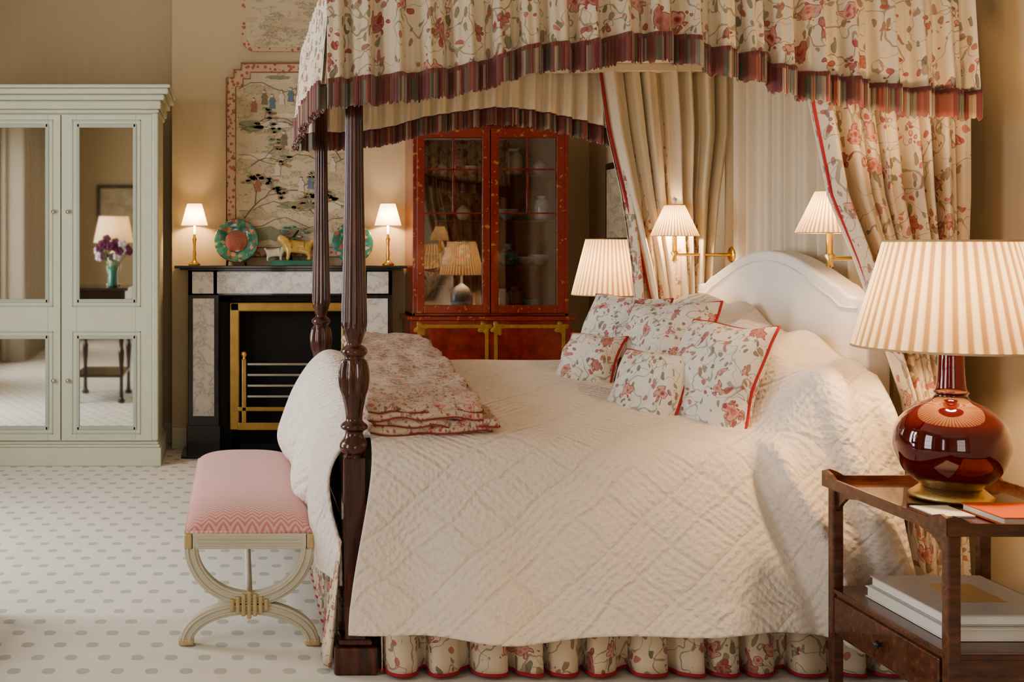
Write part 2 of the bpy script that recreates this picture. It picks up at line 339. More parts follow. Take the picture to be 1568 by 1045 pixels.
# ---------------------------------------------------------------- armoire
e=empty("armoire",(-1.23,8.5,0))
x0,x1,yf,yb=-1.90,-.565,8.24,8.9
am=M['arm']
boxes("carcass",[(x0,x1,yf,yb,.14,2.50),(x0-.01,x1+.01,yf-.012,yb,0.0,.05)],am,e,.006)
boxes("plinth",[(x0-.03,x1+.03,yf-.03,yb,0,.13),(x0-.02,x1+.02,yf-.02,yb,.13,.15),(x0-.01,x1+.01,yf-.01,yb,.15,.17)],am,e,.006)
boxes("cornice",[(x0-.015,x1+.015,yf-.015,yb,2.47,2.50),(x0-.03,x1+.03,yf-.03,yb,2.50,2.56),(x0-.055,x1+.055,yf-.055,yb,2.56,2.60),(x0-.085,x1+.085,yf-.085,yb,2.60,2.64),(x0-.10,x1+.10,yf-.10,yb,2.64,2.665)],am,e,.012)
xm=-1.235
for nm,da,db in (("door_left",-1.87,xm-.004),("door_right",xm+.004,-.60)):
    if nm=="door_right": ga,gb=-1.125,-.712
    else: ga,gb=-1.745,-1.325
    up=(1.15,2.39); lo=(.26,.91); f0,f1=yf-.025,yf+.0
    boxes(nm,[(da,ga,f0,f1,.18,2.46),(gb,db,f0,f1,.18,2.46),(ga,gb,f0,f1,.18,lo[0]),(ga,gb,f0,f1,lo[1],up[0]),(ga,gb,f0,f1,up[1],2.46)],am,e,.003)
    ml=[];m2=[]
    for (p,q) in (up,lo):
        t=.020
        ml+=[(ga-.006,ga+t,f0-.006,f1,p-.006,q+.006),(gb-t,gb+.006,f0-.006,f1,p-.006,q+.006),(ga,gb,f0-.006,f1,p-.006,p+t),(ga,gb,f0-.006,f1,q-t,q+.006)]
        o_=.035; m2+=[(ga-o_,ga-o_+.01,f0-.004,f1,p-o_,q+o_),(gb+o_-.01,gb+o_,f0-.004,f1,p-o_,q+o_),(ga-o_,gb+o_,f0-.004,f1,p-o_,p-o_+.01),(ga-o_,gb+o_,f0-.004,f1,q+o_-.01,q+o_)]
        box("mirror",ga,gb,f0+.008,f0+.012,p,q,M['mirror'],e,0)
    boxes("moulding",ml,M['arm2'],e,.005); boxes("moulding_outer",m2,M['arm2'],e,.003)
    kx=(xm-.05 if nm=="door_left" else xm+.05)
    for kz in (1.78,.60):
        lathe("knob",[(0,-.03),(.012,-.028),(.016,-.018),(.010,-.008),(.014,0)],(kx,f0,kz),M['steel'],e,16,M=Matrix.Rotation(-pi/2,3,'X'))
boxes("corner_pilaster",[(-.60,-.555,yf-.03,yf+.02,.18,2.47)],am,e,.01)
# ---------------------------------------------------------------- fireplace
e=empty("fireplace",(.4,8.9,0)); fx0,fx1=-.37,1.155; y1=8.95; yf=8.78
mb,bk=M['marble'],M['black']
boxes("black_surround",[(fx0,fx0+.23,yf,y1,0,1.36),(fx1-.23,fx1,yf,y1,0,1.36),(fx0,fx1,yf,y1,1.17,1.36)],bk,e,.004)
boxes("marble_panels",[(fx0+.035,fx0+.195,yf-.02,yf+.02,.27,1.15),(fx1-.195,fx1-.035,yf-.02,yf+.02,.27,1.15),(fx0+.03,fx0+.19,yf-.02,yf+.02,1.185,1.35),(fx1-.19,fx1-.03,yf-.02,yf+.02,1.185,1.35),(fx0+.215,fx1-.215,yf-.02,yf+.02,1.185,1.35)],mb,e,.004)
boxes("plinth_blocks",[(fx0-.01,fx0+.24,yf-.025,y1,0,.20),(fx1-.24,fx1+.01,yf-.025,y1,0,.20)],bk,e,.005)
boxes("mantel_shelf",[(fx0-.06,fx1+.06,yf-.05,y1,1.36,1.375),(fx0-.10,fx1+.10,yf-.08,y1,1.375,1.395)],bk,e,.004)
boxes("inner_slip",[(fx0+.23,fx0+.33,yf+.03,y1,0,1.17),(fx1-.33,fx1-.23,yf+.03,y1,0,1.17),(fx0+.23,fx1-.23,yf+.03,y1,1.12,1.17)],M['soot'],e,.002)
bx0,bx1=fx0+.31,fx1-.31; bd=M['brassd']
boxes("brass_register",[(bx0,bx0+.075,yf-.01,yf+.03,.16,1.12),(bx1-.075,bx1,yf-.01,yf+.03,.16,1.12),(bx0,bx1,yf-.01,yf+.03,1.05,1.12)],bd,e,.012)
boxes("firebox",[(bx0,bx1,yf+.12,yf+.14,0,1.12),(bx0+.075,bx1-.075,yf+.02,yf+.12,0,.06)],M['soot'],e,.002)
gb=[]
for zz in (.66,.58,.50,.42): gb.append((bx0+.13,bx1-.13,yf-.035,yf-.02,zz-.009,zz+.009))
boxes("grate_bars",gb,M['steel'],e,.004)
boxes("grate_brass",[(bx0+.09,bx0+.125,yf-.05,yf,.20,.70),(bx1-.125,bx1-.09,yf-.05,yf,.20,.70),(bx0+.06,bx1-.06,yf-.05,yf-.03,.31,.345),(bx0+.06,bx1-.06,yf-.06,yf-.03,.17,.23)],bd,e,.006)
for xx in (bx0+.108,bx1-.108): lathe("finial",[(0,.06),(.02,.05),(.026,.03),(.012,.01),(.016,0)],(xx,yf-.025,.70),M['brass'],e,16)
boxes("hearth",[(fx0-.04,fx1+.04,8.50,8.95,0,.02)],bk,e,.004)
# ---------------------------------------------------------------- pictures
def frame_panel(name,x0,x1,z0,z1,y,notch,bw):
    e=empty(name,((x0+x1)/2,y,(z0+z1)/2))
    def outline(i):
        a,b,c,d=x0+i,x1-i,z0+i,z1-i; n=notch
        return [(a,c),(b,c),(b,d-n),(b-n*.5,d-n),(b-n*.5,d-n*.45),(b-n,d-n*.45),(b-n,d),(a+n,d),(a+n,d-n*.45),(a+n*.5,d-n*.45),(a+n*.5,d-n),(a,d-n)]
    extrude_poly("fret_border",outline(0),'y',y-.02,y,M['fret'],e)
    extrude_poly("painting",outline(bw),'y',y-.026,y-.019,M['paint'],e)
    for i,w in ((0,.007),(bw,.005)):
        pts=[(p[0],y-.026,p[1]) for p in outline(i)]
        tube("bead",pts,w,M['inkred'],e,6,closed=True)
    return e
e=frame_panel("chinese_wall_panel",-.085,.90,1.46,2.93,8.948,.11,.07)
yy=8.918; rr=random.Random(3)
def blob(name,cx,cz,rx,rz,mat,k=0,n=14):
    vs=[(cx+rx*math.cos(2*pi*i/n)*(1+.3*rr.uniform(-1,1)),yy-.001*k,cz+rz*math.sin(2*pi*i/n)*(1+.3*rr.uniform(-1,1))) for i in range(n)]
    mesh_obj(name,vs,[tuple(range(n))],mat,e,False)
def figure(x,z,c,s=1):
    vs=[(x-.028*s,yy-.002,z-.05*s),(x+.030*s,yy-.002,z-.055*s),(x+.022*s,yy-.002,z),(x+.035*s,yy-.002,z+.01*s),(x+.014*s,yy-.002,z+.045*s),(x-.012*s,yy-.002,z+.045*s),(x-.03*s,yy-.002,z+.005*s),(x-.016*s,yy-.002,z)]
    mesh_obj("figure_robe",vs,[tuple(range(8))],M[c],e,False)
    blob("figure_head",x,z+.06*s,.012*s,.014*s,M['inkpale'],3); blob("figure_hair",x,z+.073*s,.011*s,.006*s,M['ink'],4,8)
for (x,z,c) in ((.20,2.66,'ink'),(.26,2.63,'inkblue'),(.33,2.66,'inkpale'),(.40,2.68,'inkblue'),(.46,2.72,'inkgreen'),(.47,2.58,'inkpale'),(.12,2.60,'inkred'),(.3,2.12,'inkpale'),(.55,2.02,'inkblue'),(.48,2.0,'inkpale'),(.6,2.3,'inkred'),(.7,2.68,'inkred'),(.76,2.5,'inkgreen'),(.15,2.0,'inkred'),(.66,1.95,'inkgreen'),(.35,2.35,'ink'),(.72,2.15,'inkpale')): figure(x,z,c,.85)
for (x,z,rx,rz,c) in ((.25,2.46,.13,.03,'inkpale'),(.60,2.44,.14,.04,'inkgreen'),(.1,2.45,.08,.05,'inkgreen'),(.4,2.53,.10,.02,'inkpale'),(.22,1.63,.16,.05,'inkgreen'),(.6,1.60,.18,.05,'inkpale'),(.45,1.85,.15,.03,'inkgreen'),(.7,1.85,.10,.04,'inkpale'),(.15,2.22,.12,.025,'inkpale'),(.65,2.83,.08,.02,'inkgreen'),(.3,2.82,.09,.015,'inkgreen')): blob("hill",x,z,rx,rz,M[c],0,18)
def branch(x,z,a,l,d):
    if d==0: 
        for _ in range(3): blob("foliage",x+rr.uniform(-.04,.04),z+rr.uniform(-.025,.025),.020,.009,M[rr.choice(['inkgreen','ink','inkgreen','inkred','inkgreen'])],3,9)
        return
    x2,z2=x+l*math.cos(a),z+l*math.sin(a)
    if not (.0<x2<.83 and z2<2.84): return
    tube("bough",[(x,yy,z),((x+x2)/2,yy,(z+z2)/2+.008),(x2,yy,z2)],.0013*d*.8,M['ink'],e,5)
    branch(x2,z2,a+rr.uniform(.2,.7),l*.72,d-1); branch(x2,z2,a-rr.uniform(.2,.7),l*.75,d-1)
branch(.02,2.42,.3,.12,3); branch(.05,1.75,.9,.13,4); branch(.62,1.62,1.7,.12,4); branch(.33,1.95,.1,.13,3); branch(.5,2.4,1.2,.10,3); branch(.1,2.15,.5,.12,3); branch(.78,2.2,2.2,.12,3)
for z in (2.48,2.45,1.84,1.72,2.2,2.75): tube("hill_line",[(.01+i*.088,yy,z+.04*math.sin(i*1.3+z*9)) for i in range(10)],.002,M['ink'],e,5)
e2=empty("overmantel_picture",(.35,8.94,3.35))
def rr_out(i):
    pts=[];x0_,x1_,z0_,z1_,r=.03+i,.77-i,3.02+i,3.72-i,.10
    for cx,cz,a0 in ((x1_-r,z0_+r,-90),(x1_-r,z1_-r,0),(x0_+r,z1_-r,90),(x0_+r,z0_+r,180)):
        for k_ in range(7):
            a=math.radians(a0+15*k_); pts.append((cx+r*math.cos(a),cz+r*math.sin(a)))
    return pts
extrude_poly("frame",rr_out(0),'y',8.92,8.948,M['fret'],e2); extrude_poly("canvas",rr_out(.03),'y',8.913,8.93,M['paint'],e2)
e=empty("framed_picture",(2.72,8.4,1.85)); boxes("frame",[(2.72,2.748,8.1,8.7,1.55,2.15)],M['dark'],e,.006); boxes("canvas",[(2.714,2.722,8.15,8.65,1.6,2.1)],M['paint'],e,0)
# ---------------------------------------------------------------- lamps
def shade(parent,x,y,z0,z1,r0,r1,mat='shade',amp=.035):
    n=44; N=10
    lathe("shade",[(r0+(r1-r0)*i/N,z0+(z1-z0)*i/N) for i in range(N+1)],(x,y,0),M[mat],parent,n*6,flute=lambda a,z:amp*(abs((n*a/(2*pi))%1-.5)*2-.5))
    for r,z in ((r0,z0),(r1,z1)):
        tube("shade_trim",[(x+r*1.008*math.cos(2*pi*i/48),y+r*1.008*math.sin(2*pi*i/48),z) for i in range(48)],max(.002,r0*.014),M['shadet'],parent,6,closed=True)
    lathe("bulb",[(0,.05),(.018,.045),(.028,.02),(.022,-.01),(.012,-.04),(.012,-.06)],(x,y,(z0+z1)/2),M['bulb'],parent,16)
for (x,p) in ((-.325,1),(1.13,1)):
    y=8.84; z=1.395; e=empty("candlestick_lamp",(x,y,z))
    lathe("stick",[(.0,0),(.045,0),(.045,.012),(.02,.03),(.012,.05),(.014,.09),(.010,.12),(.012,.17),(.018,.2),(.010,.21),(.008,.25)],(x,y,z),M['brass'],e,20)
    shade(e,x,y,z+.30,z+.465,.10,.055,'shadep',.01); lathe("candle",[(.009,.2),(.009,.33),(0,.33)],(x,y,z),M['white'],e,10)
    point("light",(x,y-.02,z+.37),14,e)
def vase_lamp(name,x,y,z,mat,P):
    e=empty(name,(x,y,z))
    lathe("gilt_base",[(0,0),(.115,0),(.12,.01),(.105,.022),(.09,.035),(.08,.04)],(x,y,z),M['gilt'],e,40)
    lathe("vase",[(.078,.035),(.092,.045),(.135,.085),(.160,.14),(.164,.18),(.150,.235),(.105,.285),(.058,.31),(.046,.325),(.050,.335),(.042,.35),(.037,.42),(.037,.47),(.042,.49)],(x,y,z),mat,e,56,smoothk=4)
    lathe("fitting",[(.042,.485),(.03,.50),(.012,.51),(.012,.60),(.02,.6),(.02,.63),(0,.64)],(x,y,z),M['brass'],e,20)
    shade(e,x,y,z+.475,z+.81,.278,.187); point("light",(x,y,z+.64),P,e,r=.05)
    return e
vase_lamp("oxblood_table_lamp",2.245,3.70,.752,M['oxblood'],50)
e=empty("table_lamp",(2.04,6.45,.75)); x,y,z=2.04,6.45,.752
lathe("base",[(0,0),(.07,0),(.075,.02),(.03,.04),(.02,.08),(.05,.16),(.09,.24),(.10,.32),(.07,.40),(.02,.44),(.012,.47),(.012,.64),(0,.65)],(x,y,z),M['china'],e,32,smoothk=3)
shade(e,x,y,1.275,1.58,.20,.125); point("light",(x,y,1.42),30,e,r=.05)
for (x,y) in ((2.2,5.92),(2.2,4.37)):
    e=empty("wall_sconce",(x,y,1.5))
    lathe("backplate",[(0,.012),(.03,.012),(.04,.006),(.04,0)],(2.49,y,1.50),M['brass'],e,24,M=Matrix.Rotation(-pi/2,3,'Y'))
    tube("arm",[(2.49,y,1.50),(2.36,y+.05,1.50),(2.22,y,1.50),(2.2,y,1.51)],.008,M['brass'],e)
    lathe("stem",[(0,-.03),(.014,-.02),(.008,0),(.02,.02),(.012,.03),(.012,.11)],(x,y,1.49),M['brass'],e,16)
    shade(e,x,y,1.594,1.75,.118,.048,amp=.02); lathe("finial",[(0,.03),(.012,.02),(.006,0)],(x,y,1.76),M['china'],e,12)
    point("light",(x,y,1.66),32,e,r=.03)
# ---------------------------------------------------------------- mantel ornaments
def plate(x,z,r,mat2):
    e=empty("display_plate",(x,8.86,z)); R=Matrix.Rotation(math.radians(78),3,'X')
    lathe("dish",[(0,.012),(r*.5,.012),(r*.62,.02),(r*.95,.035),(r,.033),(r*.96,.026),(r*.6,.006),(0,0)],(x,8.87,z),M['verte'],e,48,M=R)
    lathe("centre",[(0,.0165),(r*.45,.0165),(r*.5,.014)],(x,8.866,z),mat2,e,32,M=R)
    for s in (-1,1): tube("stand",[(x+s*.07,8.80,1.397),(x+s*.07,8.82,z-r*.7),(x+s*.05,8.885,z-r*.4),(x+s*.07,8.92,1.397)],.007,M['dark'],e)
plate(-.01,1.575,.168,M['rose']); plate(.865,1.56,.155,M['rose'])
e=empty("glazed_lion_figurine",(.42,8.84,1.45))
def skin(name,pts,edges,rad,mat,parent,sub=2):
    me=DT.meshes.new(name); me.from_pydata(pts,edges,[]); me.materials.append(mat)
    o=link(DT.objects.new(name,me),parent)
    m=o.modifiers.new("skin","SKIN"); me.skin_vertices[0].data[0].use_root=True
    for i,r in enumerate(rad): me.skin_vertices[0].data[i].radius=(r,r)
    s=o.modifiers.new("sub","SUBSURF"); s.levels=sub; s.render_levels=sub
    m.use_smooth_shade=True
    return o
def beast(cx,cy,cz,s,f,mat):
    P=[(0,0,.11),(.07,0,.115),(-.07,0,.11),(.10,0,.15),(.135,0,.17),(.165,0,.16),
       (-.08,.03,.06),(-.095,.03,.035),(-.085,.03,0),(-.08,-.03,.06),(-.095,-.03,.035),(-.085,-.03,0),
       (.07,.03,.06),(.075,.03,.03),(.08,.03,0),(.07,-.03,.06),(.075,-.03,.03),(.08,-.03,0),(-.11,0,.14),(-.13,0,.17),(.13,.025,.2),(.13,-.025,.2)]
    E=[(0,1),(0,2),(1,3),(3,4),(4,5),(2,6),(6,7),(7,8),(2,9),(9,10),(10,11),(1,12),(12,13),(13,14),(1,15),(15,16),(16,17),(2,18),(18,19),(4,20),(4,21)]
    Rr=[.048,.05,.048,.040,.036,.024,.022,.015,.016,.022,.015,.016,.022,.015,.016,.022,.015,.016,.014,.020,.010,.010]
    skin("beast_body",[(cx+f*p[0]*s,cy+p[1]*s,cz+p[2]*s) for p in P],E,[r*s for r in Rr],mat,e)
lathe("rock_base",[(0,.03),(.12,.03),(.15,.02),(.17,0)],(.42,8.84,1.396),M['teal'],e,30,flute=lambda a,z:.12*math.sin(3*a+1)+.05*math.sin(7*a),M=Matrix.Diagonal((1.1,.4,1.3)))
beast(.45,8.84,1.432,.95,-1,M['yellow']); beast(.28,8.86,1.425,.6,1,M['ivory'])
tube("rock_tree",[(.40,8.88,1.42),(.38,8.88,1.55),(.43,8.88,1.62),(.46,8.88,1.66)],[.02,.012,.01,.006],M['dark'],e)
for i in range(14):
    a=i*.7; lathe("tree_leaf",[(0,-.010),(.032,0),(0,.010)],(.41+.10*math.cos(a)*rr.uniform(.4,1.2),8.87,1.64+.045*math.sin(a)),M['verte'],e,10)
# ---------------------------------------------------------------- red lacquer cabinet
e=empty("lacquer_display_cabinet",(1.84,8.8,0)); cx0,cx1,cy0,cy1=1.275,2.41,8.56,9.0; lq,lg=M['lacq'],M['lacqg']
boxes("upper_case",[(cx0,cx0+.02,cy0+.02,cy1,1.03,2.42),(cx1-.02,cx1,cy0+.02,cy1,1.03,2.42),(cx0,cx1,cy1-.015,cy1,1.03,2.42),(cx0,cx1,cy0+.02,cy1,1.03,1.05),(cx0,cx1,cy0+.02,cy1,2.38,2.42)]+[(cx0+.02,cx1-.02,cy0+.07,cy1-.015,z,z+.012) for z in (1.38,1.72,2.05)],lq,e,.003)
boxes("cornice",[(cx0-.02,cx1+.02,cy0-.02,cy1,2.42,2.46),(cx0-.04,cx1+.04,cy0-.04,cy1,2.46,2.49)],lg,e,.008)
xm=(cx0+cx1)/2
for nm,a,b in (("door_left",cx0+.03,xm-.004),("door_right",xm+.004,cx1-.03)):
    fr=.055
    boxes(nm,[(a,a+fr,cy0,cy0+.03,1.05,2.40),(b-fr,b,cy0,cy0+.03,1.05,2.40),(a+fr,b-fr,cy0,cy0+.03,1.05,1.11),(a+fr,b-fr,cy0,cy0+.03,2.33,2.40)],lg,e,.003)
    aa,bb=a+fr,b-fr; m_=(aa+bb)/2
    gb=[(aa,bb,cy0+.004,cy0+.018,z-.006,z+.006) for z in (1.78,2.1)]+[(m_-.006,m_+.006,cy0+.004,cy0+.018,1.78,2.33)]
    boxes("glazing_bars",gb,lq,e,.001)
    box("glass",aa-.002,bb+.002,cy0+.019,cy0+.022,1.10,2.34,M['glass'],e,0)
boxes("stile_sides",[(cx0,cx0+.03,cy0,cy0+.03,1.05,2.42),(cx1-.03,cx1,cy0,cy0+.03,1.05,2.42)],lg,e,.002)
boxes("lower_case",[(cx0-.02,cx1+.02,cy0-.02,cy1,.08,1.0),(cx0-.03,cx1+.03,cy0-.03,cy1,.0,.10)],lq,e,.004)
boxes("waist_moulding",[(cx0-.045,cx1+.045,cy0-.045,cy1,1.0,1.03)],lg,e,.008)
for a,b in ((cx0+.03,xm-.02),(xm+.02,cx1-.03)):
    z0,z1=.16,.97; t=.026; gd=M['giltd']
    boxes("gilt_panel_border",[(a,a+t,cy0-.026,cy0-.02,z0,z1),(b-t,b,cy0-.026,cy0-.02,z0,z1),(a+t,b-t,cy0-.026,cy0-.02,z0,z0+t),(a+t,b-t,cy0-.026,cy0-.02,z1-t,z1)],gd,e,.002)
    for cx_,cz_ in ((a+t,z1-t),(b-t,z1-t),(a+t,z0+t),(b-t,z0+t)):
        lathe("gilt_corner",[(0,.004),(.040,.003),(.045,0)],(cx_,cy0-.021,cz_),gd,e,24,flute=lambda q,z:.3*math.sin(4*q),M=Matrix.Rotation(pi/2,3,'X'))
    for i in range(4):
        lathe("gilt_motif",[(0,.003),(.02,.002),(.024,0)],((a+b)/2+rr.uniform(-.12,.12),cy0-.021,.3+i*.11),gd,e,27,flute=lambda q,z:.4*math.sin(4*q),M=Matrix.Rotation(pi/2,3,'X'))
def joined(name,objs):
    bm=bmesh.new(); mats=[]
    for o in objs:
        idx=[]
        for m in o.data.materials:
            if m not in mats: mats.append(m)
            idx.append(mats.index(m))
        n0=len(bm.faces); bm.from_mesh(o.data); bm.faces.ensure_lookup_table()
        for f in bm.faces[n0:]: f.material_index=idx[0]
        DT.objects.remove(o)
    me=DT.meshes.new(name); bm.to_mesh(me); bm.free()
    for m in mats: me.materials.append(m)
    return link(DT.objects.new(name,me))
objs=[]; kinds=[[(0,0),(.03,0),(.035,.01),(.075,.05),(.085,.08),(.08,.08),(.03,.02),(0,.02)],[(0,0),(.04,0),(.07,.05),(.075,.09),(.03,.13),(.035,.16),(0,.16)],[(0,0),(.05,0),(.06,.04),(.055,.14),(.03,.16),(.04,.18),(0,.18)],[(0,0),(.03,0),(.05,.03),(.05,.07),(0,.11)]]
for z in (1.052,1.394,1.734,2.064):
    xx=cx0+.14
    while xx<cx1-.1:
        if abs(xx-xm)>.09:
            k_=rr.choice(kinds); s=rr.uniform(.75,1.2)
            objs.append(lathe("c",[(r*s,q*s) for r,q in k_],(xx,8.74+rr.uniform(-.04,.05),z),M[rr.choice(['china','ivory','rose','china','ivory','verte'])],None,20,smoothk=2))
        xx+=rr.uniform(.09,.14)
joined("china_collection",objs)
# ---------------------------------------------------------------- bed
PX,PYN,PYF=.425,4.29,5.99
bed=empty("four_poster_bed",(1.4,5.1,0))
prof=[(.028,2.46),(.030,2.05),(.033,1.75),(.039,1.48),(.044,1.30),(.042,1.24),(.030,1.20),(.028,1.185),(.046,1.17),(.048,1.155),(.036,1.14),(.044,1.125),(.052,1.09),(.052,1.05),(.044,1.0),(.034,.95),(.030,.915),(.034,.905),(.048,.893),(.048,.88),(.033,.868),(.036,.85),(.052,.825),(.052,.80),(.040,.785),(.042,.77)]
def flute(a,z):
    if z>1.24: return .08*math.cos(14*a)
    if 1.0<z<1.13: return .10*math.cos(9*a)
    return 0
prof_f=smooth_prof(prof,3)
for nm,x,y in (("post_near_foot",PX,PYN),("post_far_foot",PX,PYF),("post_near_head",2.60,PYN+.09),("post_far_head",2.60,PYF-.02)):
    lathe(nm,prof_f[::-1],(x,y,0),M['mahog'],bed,112,flute=flute)
    boxes(nm+"_block",[(x-.043,x+.043,y-.043,y+.043,.60,.78)],M['mahog'],bed,.008)
    mesh_obj(nm+"_leg",[(x+sx*w,y+sy*w,z) for z,w in ((.10,.036),(.61,.043)) for sx,sy in ((-1,-1),(1,-1),(1,1),(-1,1))],[(0,1,5,4),(1,2,6,5),(2,3,7,6),(3,0,4,7),(4,5,6,7),(3,2,1,0)],M['mahog'],bed,False)
    boxes(nm+"_plinth",[(x-.078,x+.078,y-.07,y+.07,0,.10),(x-.06,x+.06,y-.055,y+.055,.10,.125)],M['mahog'],bed,.008)
boxes("rails",[(PX,2.6,PYN-.02,PYN+.02,.34,.48),(PX,2.6,PYF-.02,PYF+.02,.34,.48),(PX-.02,PX+.02,PYN,PYF,.34,.48)],M['mahog'],bed)
boxes("mattress",[(.5,2.33,4.42,5.86,.36,.78)],M['white'],bed,.05)
hy0,hy1=4.37,6.03
yc=(hy0+hy1)/2; hw=(hy1-hy0)/2
def hz(t):
    a=abs(t)
    if a>.86: return 1.355
    if a>.70: return 1.355+.045*sm(.86,.70,a)
    return 1.40+.125*math.cos(a/.70*pi/2)
top=[(yc+hw*t,hz(t)) for t in [ -1+i/30 for i in range(61)]]
extrude_poly("headboard",[(hy0,.45)]+top+[(hy1,.45)],'x',2.335,2.43,M['head'],bed,.015)
tube("headboard_piping",[(2.332,yc+hw*.93*t,hz(t)-.045) for t in [-1+i/30 for i in range(61)]],.004,M['head'],bed,6)
# bedspread
prof_y=[(4.10,.18),(4.14,.35),(4.18,.60),(4.21,.74),(4.25,.81),(4.32,.845),(4.5,.87),(4.8,.915),(5.2,.955),(5.55,.98),(5.75,.98),(5.90,.945),(5.99,.86),(6.03,.70),(6.06,.45),(6.10,.2)]
pp=smooth_prof(prof_y,6)
def bedtop(x,y): return interp([(p[0],p[1]) for p in prof_y],y)
def hump(x): return sm(1.90,2.10,x)-.25*sm(2.25,2.4,x)
def spread(u,v):
    f=v*(len(pp)-1); i=min(int(f),len(pp)-2); t=f-i
    y=pp[i][0]*(1-t)+pp[i+1][0]*t; z=pp[i][1]*(1-t)+pp[i+1][1]*t
    near= y<4.35
    side_=near or y>5.9
    low=1-sm(.15,.85,z) if side_ else 0
    xl=.485-.10*low; xr=2.335+.05*low
    x=xl+(xr-xl)*u
    h=hump(x); zz=.18+(z-.18)*(1+.37*h)
    edge=sm(0,.7,low); side=-1 if near else 1
    fold=.018*math.sin(x*8+1.0)*low+.010*math.sin(x*15+.5+z*2)+.014*math.sin(x*4+z*3)
    yv=y+side*edge*(fold+.012)
    if side_:
        xb=1.87+.19*low
        b=sm(xb,xb+.05,x)
        q=(x-xb)/.12
        rg=math.cos((x-xb)*27-1.1+z*1.2)
        sharp=math.copysign(abs(rg)**.7,rg)
        yv+=side*b*(.075+.045*sharp-.05*sm(xb+.2,xb+.45,x))*(.40+.60*sm(.95,.75,z))
        yv+=-side*.035*math.exp(-((x-xb+.03)/.04)**2)*sm(.9,.7,z)
        yv+=side*.018*noise.noise(Vector((x*2.2,z*3.2,3)))*low
    if low>.9: zz+=.018*math.sin(x*4.4+.2)+.008*math.sin(x*11)
    p=Vector((x*3,yv*3,z*3)); zz+=.008*noise.noise(p)*(1-edge)+.014*h*noise.noise(p*2.1)
    r2=math.sin(y*9+x*10); zz+=.026*h*r2*(1-edge)+.016*h*math.sin(y*21-x*12)*(1-edge)
    return (x,yv,zz)
e=empty("bedspread",(1.4,5.1,.9))
surf("top_cloth",spread,240,170,M['spread'],e,2,3,thick=.012)
fprof=smooth_prof([(.66,0),(.54,.012),(.44,.008),(.37,-.05),(.305,-.16),(.275,-.30),(.272,-.40),(.29,-.49),(.30,-.55)],5)
def footdrop(u,v):
    y=4.325+(6.03-4.325)*u
    f=v*(len(fprof)-1); i=min(int(f),len(fprof)-2); t=f-i
    x=fprof[i][0]*(1-t)+fprof[i+1][0]*t; dz=fprof[i][1]*(1-t)+fprof[i+1][1]*t
    far=sm(4.9,5.8,y); zt=bedtop(0,min(max(y,4.36),5.75))
    d=sm(.25,.8,v)
    corner=sm(4.58,4.34,y)
    x+=(.026*math.sin(y*9.5+.6)+.014*math.sin(y*21+v*2)+.025*noise.noise(Vector((y*2.5,v*3,1))))*d*(1-corner*.6) - .03*far*sm(.2,.7,v)*(1-sm(.7,1,v))
    x=x+(max(x,.375)-x)*corner*d
    z=zt+dz+.045*sm(0,.3,v)*(1-sm(.35,.6,v))*far-.06*sm(5.75,6.03,y)*sm(0,.4,v)
    if v>.85: z+=(.02*math.sin(y*5))*sm(.85,1,v)
    z-=.02*corner*(1-d)
    return (x,y-.05*corner*sm(.5,1,v),z)
surf("foot_drop",footdrop,110,70,M['spread'],e,2,1,thick=.012)
# bed skirt
e=empty("bed_skirt",(1.4,4.3,.15))
def pl(t,n,ph=0): return math.sin(2*pi*n*t+ph+.8*math.sin(2*pi*t*3.1+ph))
def sk(u): 
    s_=pl(u,13); return math.copysign(abs(s_)**.6,s_)
surf("skirt_side",lambda u,v:(.50+1.86*u+.024*pl(u,13,1.4),4.245+.050*sk(u)*(1-.5*v)-.02*(1-v),.012+.34*v),500,6,M['floral'],e,thick=.003)
tube("skirt_trim",[(.50+1.86*u+.024*pl(u,13,1.4),4.225+.050*sk(u),.017) for u in [i/500 for i in range(501)]],.007,M['pipe'],e,6)
surf("skirt_foot",lambda u,v:(.375+.022*pl(u,14)-.01*(1-v),4.36+1.6*u,.012+.44*v),360,6,M['floral'],e,thick=.003)
tube("skirt_trim_foot",[(.365+.022*pl(u,14),4.36+1.6*u,.016) for u in [i/360 for i in range(361)]],.006,M['pipe'],e,6)
surf("skirt_corner",lambda u,v:(.325+.05*v+.015*math.sin(u*20)*(1-v),4.25+.16*u,.015+.46*v),40,6,M['floral'],e,thick=.003)
surf("skirt_far",lambda u,v:(.50+1.86*u,6.03+.02*pl(u,22),.012+.33*v),300,4,M['floral'],e,thick=.003)
